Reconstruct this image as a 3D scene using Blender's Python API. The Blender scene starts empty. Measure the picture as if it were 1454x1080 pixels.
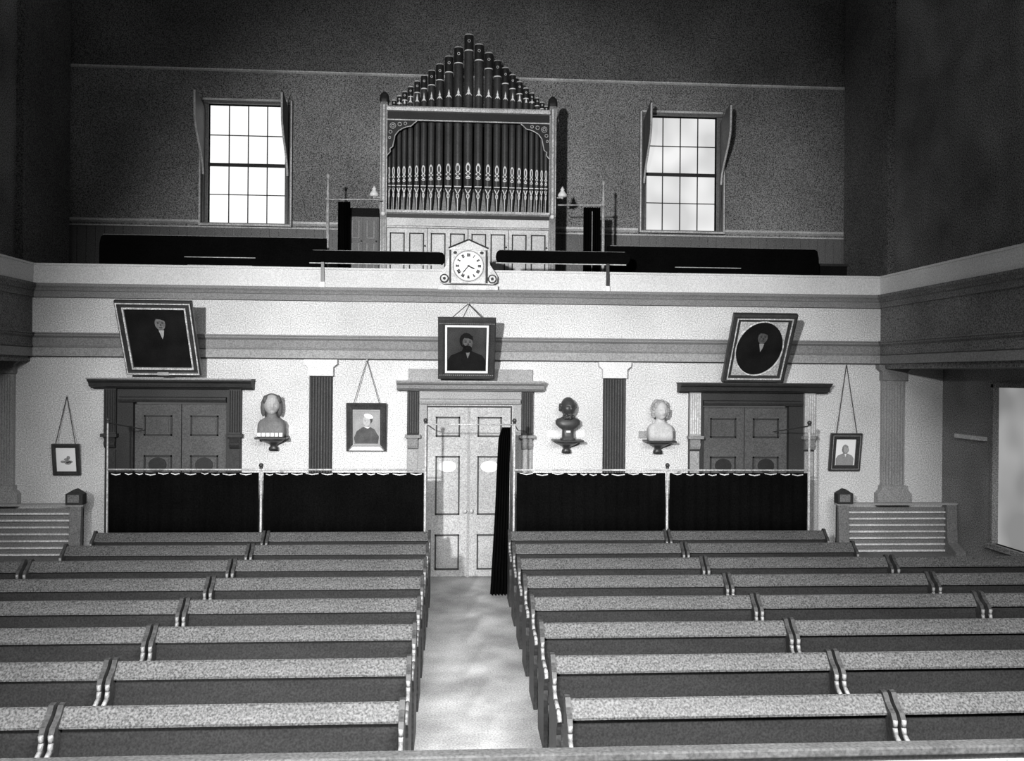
import bpy, bmesh, math, random
from mathutils import Vector, Matrix
random.seed(7)
S = bpy.context.scene
PI = math.pi
# ------------------------------------------------------------------ camera
FPX, HY, YAW, ROLL = 1247.25, 532.8, 0.0652, 0.0083
CAM = Vector((-0.223, -13.45, 3.1))
cd = bpy.data.cameras.new('camera'); cam = bpy.data.objects.new('camera', cd); S.collection.objects.link(cam)
cd.sensor_width = 36; cd.lens = FPX / 1454 * 36; cd.shift_y = (HY - 540) / 1454; cd.clip_end = 200
cam.matrix_world = Matrix.Translation(CAM) @ Matrix.Rotation(-YAW, 4, 'Z') @ Matrix.Rotation(PI/2, 4, 'X') @ Matrix.Rotation(ROLL, 4, 'Z')
S.camera = cam
# ------------------------------------------------------------------ light
S.view_settings.view_transform = 'Standard'; S.view_settings.look = 'None'; S.view_settings.gamma = 1
S.view_settings.use_curve_mapping = False; S.view_settings.exposure = 0.0
w = bpy.data.worlds.new('world'); S.world = w; w.use_nodes = True
w.node_tree.nodes['Background'].inputs[0].default_value = (1, 1, 1, 1)
w.node_tree.nodes['Background'].inputs[1].default_value = 0.10
def area(name, loc, target, sx, sy, watts):
    l = bpy.data.lights.new(name, 'AREA'); l.shape = 'RECTANGLE'; l.size = sx; l.size_y = sy; l.energy = watts
    o = bpy.data.objects.new(name, l); S.collection.objects.link(o); o.location = loc
    o.rotation_euler = (Vector(target) - Vector(loc)).to_track_quat('-Z', 'Y').to_euler(); return o
def spot(name, loc, target, deg, watts, soft):
    l = bpy.data.lights.new(name, 'SPOT'); l.energy = watts; l.spot_size = math.radians(deg); l.spot_blend = 1.0; l.shadow_soft_size = soft
    o = bpy.data.objects.new(name, l); S.collection.objects.link(o); o.location = loc
    o.rotation_euler = (Vector(target) - Vector(loc)).to_track_quat('-Z', 'Y').to_euler(); return o
spot('platform_lamp', (-3.6, -17.0, 5.1), (0.1, 0, 3.3), 48.5, 13600, .22)       # hard light from the speakers' platform, left of the camera
fill = area('front_pew_fill', (1.0, -12.5, 6.4), (.7, -9.4, 0), 8, 1.4, 1500); fill.data.spread = math.radians(115)                  # added fill lamp out of view, brightens the front pews
# ------------------------------------------------------------------ pixel to world
def at(px, py, Y):
    a = px - 727; b = py - HY; cr, sr = math.cos(ROLL), math.sin(ROLL)
    u = (a*cr + b*sr) / FPX; v = -(-a*sr + b*cr) / FPX
    c, s = math.cos(YAW), math.sin(YAW)
    k = (Y - CAM.y) / (-u*s + c)
    return Vector((CAM.x + (u*c + s)*k, Y, CAM.z + v*k))
def atX(px, py, X):
    lo, hi = -11.0, 3.6
    for _ in range(50):
        m = (lo+hi)/2
        if abs(at(px, py, m).x) > abs(X): hi = m
        else: lo = m
    return at(px, py, lo)
# ------------------------------------------------------------------ materials
def mat(name, g, grain=0.25, blotch=0.12, gs=55, bs=0.9, rough=0.7, metal=0.0, bump=0.0, grainx=None):
    m = bpy.data.materials.new(name); m.use_nodes = True; nt = m.node_tree; N = nt.nodes; L = nt.links
    b = N['Principled BSDF']; b.inputs['Roughness'].default_value = rough; b.inputs['Metallic'].default_value = metal
    b.inputs['Specular IOR Level'].default_value = 0.3
    tc = N.new('ShaderNodeTexCoord')
    n1 = N.new('ShaderNodeTexNoise'); n1.inputs['Scale'].default_value = gs; n1.inputs['Detail'].default_value = 2
    n2 = N.new('ShaderNodeTexNoise'); n2.inputs['Scale'].default_value = bs; n2.inputs['Detail'].default_value = 3
    if grainx:
        mp = N.new('ShaderNodeMapping'); mp.inputs['Scale'].default_value = grainx
        L.new(tc.outputs['Object'], mp.inputs['Vector']); L.new(mp.outputs[0], n2.inputs['Vector'])
    else: L.new(tc.outputs['Object'], n2.inputs['Vector'])
    L.new(tc.outputs['Object'], n1.inputs['Vector'])
    def rng(n, amt):
        r = N.new('ShaderNodeMapRange'); r.inputs[1].default_value = 0.32; r.inputs[2].default_value = 0.68
        r.inputs[3].default_value = 1-amt; r.inputs[4].default_value = 1+amt; L.new(n.outputs['Fac'], r.inputs[0]); return r
    r1 = rng(n1, grain); r2 = rng(n2, blotch)
    mu = N.new('ShaderNodeMath'); mu.operation = 'MULTIPLY'; L.new(r1.outputs[0], mu.inputs[0]); L.new(r2.outputs[0], mu.inputs[1])
    m2 = N.new('ShaderNodeMath'); m2.operation = 'MULTIPLY'; L.new(mu.outputs[0], m2.inputs[0]); m2.inputs[1].default_value = g; m2.use_clamp = True
    cc = N.new('ShaderNodeCombineColor')
    for i in range(3): L.new(m2.outputs[0], cc.inputs[i])
    L.new(cc.outputs[0], b.inputs['Base Color'])
    if bump:
        bp = N.new('ShaderNodeBump'); bp.inputs['Strength'].default_value = bump; bp.inputs['Distance'].default_value = 0.01
        L.new(n1.outputs['Fac'], bp.inputs['Height']); L.new(bp.outputs[0], b.inputs['Normal'])
    if name.startswith(('black', 'canvas', 'pew_back', 'fluted_shaft_dark', 'flute_edge')): b.inputs['Specular IOR Level'].default_value = 0.02
    return m
def emis(name, s, blotch=0.0):
    m = bpy.data.materials.new(name); m.use_nodes = True; N = m.node_tree.nodes; L = m.node_tree.links
    b = N['Principled BSDF']; b.inputs['Base Color'].default_value = (.12, .12, .12, 1); b.inputs['Roughness'].default_value = .4
    b.inputs['Emission Color'].default_value = (1, 1, 1, 1)
    tc = N.new('ShaderNodeTexCoord'); n = N.new('ShaderNodeTexNoise'); n.inputs['Scale'].default_value = 1.3; n.inputs['Detail'].default_value = 1
    r = N.new('ShaderNodeMapRange'); r.inputs[1].default_value = .35; r.inputs[2].default_value = .65
    r.inputs[3].default_value = s*(1-blotch); r.inputs[4].default_value = s*(1+blotch)
    L.new(tc.outputs['Object'], n.inputs['Vector']); L.new(n.outputs['Fac'], r.inputs[0]); L.new(r.outputs[0], b.inputs['Emission Strength'])
    return m
M = dict(
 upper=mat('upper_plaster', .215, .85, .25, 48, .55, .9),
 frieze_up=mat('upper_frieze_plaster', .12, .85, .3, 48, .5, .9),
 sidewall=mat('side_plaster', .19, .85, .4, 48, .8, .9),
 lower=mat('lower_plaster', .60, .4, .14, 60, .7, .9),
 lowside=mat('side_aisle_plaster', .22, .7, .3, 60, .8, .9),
 parapet=mat('parapet_paint', .68, .2, .12, 60, .6, .8),
 mould=mat('moulding_grey', .22, .3, .12, 60, .8, .7),
 mould2=mat('moulding_pale', .30, .3, .12, 60, .8, .7),
 groove=mat('groove_dark', .03, .2, .1),
 fascia=mat('side_fascia_shade', .15, .7, .25, 55, .9, .85),  # shade on the side galleries put into a darker colour
 floor=mat('floor_matting', .40, .3, .35, 60, 1.6, .9),
 dado=mat('wainscot_board', .16, .35, .15, 55, .9, .7),
 line=mat('pale_trim', .6, .3, .2, 40, 2, .6),
 black=mat('black_velvet', .003, .4, .2, 60, 2, 1.0),
 blackwood=mat('black_wood', .01, .4, .2, 60, 2, .6),
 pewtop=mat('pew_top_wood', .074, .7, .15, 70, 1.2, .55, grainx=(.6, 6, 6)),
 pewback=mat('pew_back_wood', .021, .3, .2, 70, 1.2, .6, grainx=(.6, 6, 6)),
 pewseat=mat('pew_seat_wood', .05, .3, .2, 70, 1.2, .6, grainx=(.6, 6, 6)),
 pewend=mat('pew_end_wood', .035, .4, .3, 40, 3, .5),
 pewarm=mat('arm_highlight_wood', .22, .3, .2, 50, 4, .4),  # highlight along the arm edges put into a lighter wood colour
 door=mat('door_grey', .40, .32, .14, 60, 1.2, .6),
 dooredge=mat('door_moulding_dark', .05, .3, .1, 60, 1.2, .6),
 sdoor=mat('side_door_grey', .075, .35, .2, 60, 1.2, .6),
 sdark=mat('side_surround_dark', .028, .4, .2, 60, 1.5, .6),
 surround=mat('surround_grey', .30, .32, .1, 60, 1.5, .6),
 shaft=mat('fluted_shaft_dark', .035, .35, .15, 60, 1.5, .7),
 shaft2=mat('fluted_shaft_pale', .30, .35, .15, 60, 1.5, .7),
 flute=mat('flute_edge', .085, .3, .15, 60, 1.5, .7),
 plate=mat('white_enamel', .85, .05, .03, 60, 2, .3),
 pipe=mat('organ_pipe_grey', .075, .25, .2, 50, 2, .35, .35),
 pipecap=mat('organ_pipe_dark', .02, .25, .2, 50, 2, .4),
 stencil=mat('stencil_white', .85, .15, .1, 60, 3, .5),
 gilt=mat('organ_case_gilt', .5, .4, .25, 45, 4, .35),
 case=mat('organ_case_wood', .2, .35, .2, 45, 2, .45),
 casepale=mat('organ_panel_pale', .62, .2, .18, 45, 1.4, .5),
 casedark=mat('organ_case_dark', .018, .3, .2, 45, 2, .5),
 post=mat('post_brass', .45, .4, .3, 60, 8, .35),
 frame=mat('frame_dark_wood', .04, .4, .2, 60, 5, .35),
 framegilt=mat('frame_gilt', .6, .45, .3, 50, 8, .35),
 canvas=mat('canvas_dark', .012, .3, .3, 80, 3, .6),
 canvas2=mat('canvas_grey', .045, .3, .3, 80, 3, .6),
 skin=mat('painted_skin', .16, .3, .3, 80, 14, .7),
 skind=mat('painted_skin_dim', .085, .3, .3, 80, 14, .7),
 paper=mat('print_paper', .9, .05, .03, 80, 3, .7),
 photo=mat('photo_grey', .3, .2, .15, 80, 5, .6),
 photod=mat('photo_dark', .07, .3, .3, 80, 9, .6),
 photol=mat('photo_light', .42, .15, .15, 80, 9, .6),
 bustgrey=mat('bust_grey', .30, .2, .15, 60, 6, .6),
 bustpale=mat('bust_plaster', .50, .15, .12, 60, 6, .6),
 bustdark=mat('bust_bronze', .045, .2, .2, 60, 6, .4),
 busthair=mat('bust_hair_shaded_stone', .085, .2, .15, 60, 6, .6), bustface=mat('bust_face_stone', .42, .2, .15, 60, 6, .6), busttorso=mat('bust_torso_stone', .16, .2, .2, 60, 6, .6), palehair=mat('plaster_hair_shaded', .33, .2, .2, 60, 9, .6),  # bust shading put into the colours: hair darkened, grey bust's face lightened
 cord=mat('cord_dark', .05, .2, .1),
 clock=mat('clock_case', .62, .25, .2, 60, 6, .5),
 dial=mat('clock_dial', .9, .04, .03, 60, 6, .5),
 ink=mat('clock_ink', .01, .1, .1),
 win=emis('daylit_glass', 1.05, .06), win2=emis('daylit_glass_dim', .72, .18), blind=emis('daylit_blind', .30, .3),
 sash=mat('sash_dark', .03, .2, .1), frame_w=mat('window_frame_pale', .4, .35, .2, 50, 3, .6),
 shutter=mat('shutter_grey', .09, .35, .2, 50, 3, .6),
 rail=mat('front_rail_wood', .07, .35, .25, 50, 2, .6),
)
# ------------------------------------------------------------------ mesh helpers
class MB:
    def __init__(s): s.bm = bmesh.new(); s.mi = 0; s.mats = []
    def m(s, k):
        if k not in s.mats: s.mats.append(k)
        s.mi = s.mats.index(k); return s
    def f(s, vs):
        try: fa = s.bm.faces.new(vs); fa.material_index = s.mi; return fa
        except ValueError: return None
    def box(s, x0, x1, y0, y1, z0, z1):
        v = [s.bm.verts.new(p) for p in ((x0,y0,z0),(x1,y0,z0),(x1,y1,z0),(x0,y1,z0),(x0,y0,z1),(x1,y0,z1),(x1,y1,z1),(x0,y1,z1))]
        for q in ((3,2,1,0),(4,5,6,7),(0,1,5,4),(1,2,6,5),(2,3,7,6),(3,0,4,7)): s.f([v[i] for i in q])
        return s
    def prism(s, pts, axis, a, b):
        """polygon pts in the plane across axis, extruded from a to b. axis x: (y,z); y: (x,z); z: (x,y)"""
        def P(p, t): return {'x': (t, p[0], p[1]), 'y': (p[0], t, p[1]), 'z': (p[0], p[1], t)}[axis]
        A = [s.bm.verts.new(P(p, a)) for p in pts]; B = [s.bm.verts.new(P(p, b)) for p in pts]; n = len(pts)
        s.f(A[::-1]); s.f(B)
        for i in range(n): s.f([A[i], A[(i+1) % n], B[(i+1) % n], B[i]])
        return s
    def tube(s, p0, p1, r0, r1=None, n=10, caps=True):
        r1 = r0 if r1 is None else r1; p0 = Vector(p0); p1 = Vector(p1); d = (p1-p0).normalized()
        u = d.orthogonal().normalized(); v = d.cross(u)
        A = [s.bm.verts.new(p0 + (u*math.cos(2*PI*i/n) + v*math.sin(2*PI*i/n))*r0) for i in range(n)]
        B = [s.bm.verts.new(p1 + (u*math.cos(2*PI*i/n) + v*math.sin(2*PI*i/n))*r1) for i in range(n)]
        for i in range(n): s.f([A[i], A[(i+1) % n], B[(i+1) % n], B[i]])
        if caps: s.f(A[::-1]); s.f(B)
        return s
    def lathe(s, prof, c=(0,0), n=20, sx=1, sy=1, half=False):
        """prof (r,z) bottom to top"""
        rings = []
        for r, z in prof:
            rings.append([s.bm.verts.new((c[0]+r*sx*math.cos(2*PI*i/n), c[1]+r*sy*math.sin(2*PI*i/n), z)) for i in range(n)])
        for a, b in zip(rings, rings[1:]):
            for i in range(n): s.f([a[i], a[(i+1) % n], b[(i+1) % n], b[i]])
        s.f(rings[0][::-1]); s.f(rings[-1]); return s
    def sph(s, c, r, n=12, sx=1, sy=1, sz=1):
        prof = [(max(r*math.sin(PI*i/8), r*.02), -r*math.cos(PI*i/8)) for i in range(9)]
        rings = [[s.bm.verts.new((c[0]+a*sx*math.cos(2*PI*i/n), c[1]+a*sy*math.sin(2*PI*i/n), c[2]+z*sz)) for i in range(n)] for a, z in prof]
        for a, b in zip(rings, rings[1:]):
            for i in range(n): s.f([a[i], a[(i+1) % n], b[(i+1) % n], b[i]])
        s.f(rings[0][::-1]); s.f(rings[-1]); return s
    def loft(s, secs, n=28):
        """secs: (z, cx, cy, rx, ry, power)"""
        R = []
        for z, cx, cy, rx, ry, pw in secs:
            ring = []
            for i in range(n):
                t = 2*PI*i/n; c, q = math.cos(t), math.sin(t)
                ring.append(s.bm.verts.new((cx + rx*math.copysign(abs(c)**pw, c), cy + ry*math.copysign(abs(q)**pw, q), z)))
            R.append(ring)
        for a, b in zip(R, R[1:]):
            for i in range(n): s.f([a[i], a[(i+1) % n], b[(i+1) % n], b[i]])
        s.f(R[0][::-1]); s.f(R[-1]); return s
    def ring(s, w, h, prof, ox=0, oz=0):
        """rectangular moulding round w x h (outer), centred in x, bottom at oz. prof: (inset, y)"""
        loops = []
        for ins, y in prof:
            a, b, c, d = ox-w/2+ins, ox+w/2-ins, oz+ins, oz+h-ins
            loops.append([s.bm.verts.new(p) for p in ((a,y,c),(b,y,c),(b,y,d),(a,y,d))])
        n = len(loops)
        for k in range(n):
            A, B = loops[k], loops[(k+1) % n]
            for i in range(4): s.f([A[i], A[(i+1) % 4], B[(i+1) % 4], B[i]])
        return s
    def flat(s, pts, y, t=.0015):
        return s.prism(pts, 'y', y, y+t)
    def ell(s, cx, cz, rx, rz, y, t=.0015, n=24, rot=0):
        pts = []
        for i in range(n):
            a = 2*PI*i/n; x, z = rx*math.cos(a), rz*math.sin(a)
            pts.append((cx + x*math.cos(rot)-z*math.sin(rot), cz + x*math.sin(rot)+z*math.cos(rot)))
        return s.prism(pts, 'y', y, y+t)
    def build(s, name, mk=None, parent=None, smooth=False, loc=None, bevel=0):
        bmesh.ops.recalc_face_normals(s.bm, faces=s.bm.faces)
        me = bpy.data.meshes.new(name); s.bm.to_mesh(me); s.bm.free()
        for k in (s.mats if s.mats else [mk]): me.materials.append(M[k])
        if smooth:
            for p in me.polygons: p.use_smooth = True
        o = bpy.data.objects.new(name, me); S.collection.objects.link(o)
        if parent: o.parent = parent
        if loc is not None: o.location = loc
        if bevel:
            b = o.modifiers.new('bevel', 'BEVEL'); b.width = bevel; b.segments = 2; b.limit_method = 'ANGLE'
        if smooth == 'auto':
            e = o.modifiers.new('split', 'EDGE_SPLIT'); e.split_angle = math.radians(35)
        return o
def tag(o, label, cat, group=None):
    o['label'] = label; o['category'] = cat
    if group: o['group'] = group
    return o
def empty(name, loc, label, cat, group=None):
    o = bpy.data.objects.new(name, None); o.empty_display_size = .1; S.collection.objects.link(o); o.location = loc
    return tag(o, label, cat, group)
def struct(o): o['kind'] = 'structure'; return o
def copy_tree(o, parent=None):
    c = o.copy(); S.collection.objects.link(c); c.parent = parent
    for ch in list(o.children): copy_tree(ch, c)
    return c
# ------------------------------------------------------------------ the room
HW = 7.5            # half width of hall
UP = 3.6            # wall behind the gallery
struct(MB().box(-HW-.2, HW+.2, -12, .2, -.15, 0).build('floor', 'floor'))
# lower back wall, with three door openings
b = MB()
DO = {'c': (-.665, .665, 2.63), 'l': (-5.02, -3.60, 2.66), 'r': (3.60, 5.02, 2.66)}
xs = [-HW, DO['l'][0], DO['l'][1], DO['c'][0], DO['c'][1], DO['r'][0], DO['r'][1], HW]
for i in range(0, 8, 2): b.box(xs[i], xs[i+1], 0, .2, 0, 3.33)
for k in DO.values(): b.box(k[0], k[1], 0, .2, k[2], 3.33)
struct(b.build('wall_back', 'lower'))
# entablature + parapet of the gallery across the hall: stacked mouldings (y,z profile)
GX = 6.5
def band(name, prof, mk, flip=None):
    return struct(MB().prism(prof, 'x', -GX, GX).build(name, mk))
P_lo  = [(.2,3.33),(-.06,3.33),(-.06,3.455),(-.04,3.46),(-.04,3.47),(.2,3.47)]
P_lo2 = [(.2,3.47),(-.075,3.47),(-.075,3.485),(-.06,3.49),(-.06,3.60),(-.10,3.63),(-.10,3.655),(-.12,3.66),(-.12,3.68),(.2,3.68)]
P_fr  = [(.2,3.68),(-.05,3.68),(-.05,4.20),(.2,4.20)]
P_cap = [(.2,4.20),(-.08,4.20),(-.08,4.29),(-.10,4.295),(-.12,4.33),(-.15,4.36),(-.15,4.40),(.2,4.40)]
P_par = [(.2,4.40),(-.07,4.40),(-.07,4.665),(-.085,4.67),(-.085,4.70),(.2,4.70)]
band('trim_1', P_lo, 'mould2'); band('trim_2', P_lo2, 'mould'); band('trim_3', P_fr, 'lower'); band('trim_4', P_cap, 'mould'); band('trim_5', P_par, 'parapet')
for nm, z in (('trim_6', 3.322), ('trim_7', 4.192)):
    struct(MB().box(-GX, GX, -.065, 0.0, z, z+.012).build(nm, 'groove'))
# side galleries: same profile run along the hall
def sideband(name, prof, mk, sgn):
    pts = [(sgn*(GX + p[0]), p[1]) for p in prof]
    return struct(MB().prism(pts, 'y', -11.5, .2).build(name, mk))
n = 8
for sgn in (1, -1):
    for prof, mk in ((P_lo, 'mould'), (P_lo2, 'fascia'), (P_fr, 'fascia'), (P_cap, 'fascia'), (P_par, 'parapet')):
        sideband('trim_%d' % n, prof, mk, sgn); n += 1
    x0, x1 = sorted((sgn*GX, sgn*HW))
    struct(MB().box(x0, x1, -11.5, .2, 3.25, 3.45).build('ceiling', 'fascia'))
struct(MB().box(-HW, HW, .2, UP, 3.35, 3.5).build('floor', 'dado'))        # gallery floor
struct(MB().box(-HW, HW, 1.9, UP, 3.5, 3.95).build('floor', 'dado'))       # raised tier under the organ
# side walls (lower right one has the daylit window)
wz0 = at(1410, 768, -1.4).z
w0 = atX(1410, 545, HW)
WY = w0.y
for sgn, nm in ((-1, 'left'), (1, 'right')):
    x0, x1 = sorted((sgn*HW, sgn*(HW+.2)))
    b = MB()
    if sgn < 0: b.box(x0, x1, -11.5, .2, 0, 3.3)
    else:
        b.box(x0, x1, WY, .2, 0, 3.3); b.box(x0, x1, -11.5, WY-1.7, 0, 3.3)
        b.box(x0, x1, WY-1.7, WY, 0, .75); b.box(x0, x1, WY-1.7, WY, w0.z, 3.3)
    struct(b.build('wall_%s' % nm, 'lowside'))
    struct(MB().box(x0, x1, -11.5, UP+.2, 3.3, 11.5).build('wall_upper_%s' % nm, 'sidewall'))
    # corner pilaster strips against the side walls upstairs
    struct(MB().box(*sorted((sgn*7.38, sgn*7.5)), 1.6, 3.35, 3.5, 11.5).build('trim_%d' % n, 'frieze_up')); n += 1
# window in the side aisle
wn = MB().box(7.56, 7.60, WY-1.7, WY, .75, w0.z).build('window_3', 'blind'); struct(wn)
f = MB()
for y in (WY-.05, WY-1.7): f.box(7.47, 7.58, y, y+.05, .72, w0.z)
f.box(7.47, 7.58, WY-1.7, WY, w0.z-.05, w0.z+.02).box(7.44, 7.58, WY-1.75, WY+.05, .68, .75)
f.build('window_frame', 'lowside', wn)
q0, q1 = atX(1360, 618, HW), atX(1402, 625, HW)
struct(MB().box(7.44, 7.5, q1.y, q0.y, q0.z-.03, q0.z+.03).build('trim_%d' % n, 'line')); n += 1
# upper back wall with two window openings
WL = (-4.93, -3.49, 5.95, 8.22); WR = (3.50, 4.90, 5.97, 8.22)
b = MB()
PR = 8.86
for x0, x1 in ((-HW-.2, WL[0]), (WL[1], WR[0]), (WR[1], HW+.2)): b.box(x0, x1, UP, UP+.25, 3.5, PR)
for W in (WL, WR): b.box(W[0], W[1], UP, UP+.25, 3.5, W[2]).box(W[0], W[1], UP, UP+.25, W[3], PR)
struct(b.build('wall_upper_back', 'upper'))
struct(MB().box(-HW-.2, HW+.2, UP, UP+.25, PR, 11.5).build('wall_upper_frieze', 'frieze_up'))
struct(MB().prism([(UP, PR-.02), (UP-.035, PR), (UP-.035, PR+.025), (UP, PR+.03)], 'x', -HW, HW).build('trim_%d' % n, 'line')); n += 1
# chair rail and matchboarded dado upstairs
for x0, x1 in ((-HW, WL[0]-.16), (WL[1]+.16, -1.7), (1.7, WR[0]-.16), (WR[1]+.16, HW)):
    struct(MB().prism([(UP, 5.93), (UP-.05, 5.96), (UP-.05, 6.0), (UP, 6.01)], 'x', x0, x1).build('trim_%d' % n, 'line')); n += 1
b = MB().m('dado'); x = -HW
while x < HW: b.box(x, min(x+.155, HW), UP-.02, UP, 3.9, 5.86); x += .17
b.m('line').box(-HW, HW, UP-.045, UP, 5.86, 5.885)
struct(b.build('trim_%d' % n)); n += 1
# windows upstairs
def window(nm, W, glass, side):
    x0, x1, z0, z1 = W
    g = MB().box(x0, x1, UP+.12, UP+.14, z0, z1).build(nm, glass); struct(g)
    s_ = MB(); c = (x1-x0)/4; zm = (z0+z1)/2
    for i in (1, 2, 3): s_.box(x0+c*i-.008, x0+c*i+.008, UP+.09, UP+.12, z0, z1)
    for z in ((z0+zm)/2, (zm+z1)/2): s_.box(x0, x1, UP+.09, UP+.12, z-.007, z+.007)
    s_.build('glazing_bars', 'sash', g)
    MB().box(x0, x1, UP+.07, UP+.12, zm-.03, zm+.03).build('meeting_rail', 'sash', g)
    fr = MB()
    fr.box(x0-.14, x0-.10, UP-.10, UP+.1, z0-.06, z1+.06).box(x1+.10, x1+.14, UP-.10, UP+.1, z0-.06, z1+.06)
    fr.box(x0-.10, x0, UP-.03, UP+.1, z0, z1).box(x1, x1+.10, UP-.03, UP+.1, z0, z1)
    fr.box(x0-.14, x1+.14, UP-.06, UP+.1, z1, z1+.10).box(x0-.14, x1+.14, UP-.09, UP+.1, z0-.06, z0)
    fo = fr.build('window_frame', 'dado', g)
    bd = MB().box(x0-.145, x0-.118, UP-.115, UP-.10, z0-.06, z1+.06).box(x1+.118, x1+.145, UP-.115, UP-.10, z0-.06, z1+.06)
    bd.box(x0-.1, x1+.1, UP-.075, UP-.06, z1+.05, z1+.09).box(x0-.14, x1+.14, UP-.105, UP-.09, z0-.055, z0-.02)
    bd.build('edge_bead', 'line', fo)
    # shaped cheek boards standing out from both jambs, deepest at the top
    zt = z1+.05
    prof = [(0, z0)]
    for k in range(13):
        t = k/12; z = z0+.9 + (zt-z0-.9-.42)*t
        prof.append((-.07 - .58*(3*t*t-2*t**3), z))
    prof += [(-.665, zt-.02), (-.62, zt+.03), (-.02, zt-.16), (0, zt-.18)]
    for xx in (x0-.075, x1+.053):
        sb = MB().prism([(UP+p[0]-.05, p[1]) for p in prof], 'x', xx, xx+.022).build('shutter', 'shutter', g)
        e = MB()
        pp = [(UP+p[0]-.05, p[1]) for p in prof[1:-3]]
        for a, c2 in zip(pp, pp[1:]): e.tube((xx+.011, a[0], a[1]), (xx+.011, c2[0], c2[1]), .02, n=6)
        e.build('edge_bead', 'line', sb)
    return g
window('window_1', WL, 'win', -1); window('window_2', WR, 'win2', 1)
# ------------------------------------------------------------------ pilasters
def pilaster(x, label, shaftm, zt=3.33, z0=0.0, w=.335, capm='parapet', edge='flute'):
    r = empty('pilaster', (x, -.003, 0), label, 'pilaster', 'fluted pilasters along the lower wall')
    cz = 3.07
    b = MB().m(shaftm).box(-w/2, w/2, -.07, 0, z0+.3, cz)
    b.m(edge); k = 8
    for i in range(k):
        c = -w/2 + w*(i+.5)/k
        b.prism([(c-.011, -.07), (c+.011, -.07), (c+.007, -.088), (c-.007, -.088)], 'z', z0+.32, cz-.02)
    b.build('shaft', None, r)
    MB().prism([(-w/2-.02,cz),(w/2+.02,cz),(w/2+.02,cz+.13),(w/2+.05,cz+.16),(w/2+.08,cz+.18),(w/2+.08,cz+.245),(-w/2-.08,cz+.245),(-w/2-.08,cz+.18),(-w/2-.05,cz+.16),(-w/2-.02,cz+.13)], 'y', -.115, 0).build('capital', capm, r)
    MB().prism([(-w/2-.09,z0),(w/2+.09,z0),(w/2+.09,z0+.18),(w/2+.03,z0+.24),(w/2+.03,z0+.3),(-w/2-.03,z0+.3),(-w/2-.03,z0+.24),(-w/2-.09,z0+.18)], 'y', -.13, 0).build('base', shaftm, r)
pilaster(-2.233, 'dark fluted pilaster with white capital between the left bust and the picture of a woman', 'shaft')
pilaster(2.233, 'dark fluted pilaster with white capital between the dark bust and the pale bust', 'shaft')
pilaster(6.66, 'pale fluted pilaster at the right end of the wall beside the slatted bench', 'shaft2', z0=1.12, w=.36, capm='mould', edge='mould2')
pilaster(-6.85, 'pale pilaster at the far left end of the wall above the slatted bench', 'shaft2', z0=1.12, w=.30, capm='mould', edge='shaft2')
# ------------------------------------------------------------------ doors
def leaf(par, x0, x1, z1, mk, knobx, plates, panels):
    lf = MB().box(x0, x1, .04, .085, 0.01, z1).build('door_leaf', mk, par)
    e = MB(); pn = MB()
    for (a, c, d, f_) in panels:
        t = .022
        e.box(a, c, .018, .04, d, d+t).box(a, c, .018, .04, f_-t, f_).box(a, a+t, .018, .04, d, f_).box(c-t, c, .018, .04, d, f_)
        pn.box(a+.05, c-.05, .028, .045, d+.05, f_-.05)
    e.build('panel_moulding', 'dooredge' if mk == 'door' else 'sdark', lf); pn.build('panel', mk, lf)
    for (cx, cz, rx, rz, pm) in plates: MB().ell(cx, cz, rx, rz, .005, .012, 28).build('door_plate', pm, lf)
    k = MB().sph((knobx, .0, 1.02), .032); k.tube((knobx, .05, 1.02), (knobx, 0, 1.02), .014); k.build('door_knob', 'post', lf, smooth=True)
    return lf
def door(nm, cx, half, z1, mk, plates):
    d = bpy.data.objects.new(nm, None); S.collection.objects.link(d); d.location = (cx, 0, 0); struct(d)
    for s_ in (-1, 1):
        a, c = sorted((s_*.006, s_*half))
        def X(t): return s_*t
        pan = []
        p0, p1 = sorted((X(.135), X(half-.135)))
        for z_a, z_b in ((2.155, 2.46), (.96, 1.86), (.12, .66)): pan.append((p0, p1, z_a, z_b))
        pl = [((p0+p1)/2, plates[0], plates[1], plates[2], plates[3])] if plates else []
        leaf(d, a, c, z1, mk, X(.05), pl, pan)
    return d
dc = door('door_1', 0, .64, 2.60, 'door', (1.70, .135, .088, 'plate'))
MB().box(-.02, .02, .03, .045, 0, 2.6).build('astragal', 'surround', dc)
dl = door('door_2', -4.31, .68, 2.63, 'sdoor', (1.72, .13, .11, 'casedark'))
dr = door('door_3', 4.31, .68, 2.63, 'sdoor', (1.72, .13, .11, 'casedark'))
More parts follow.
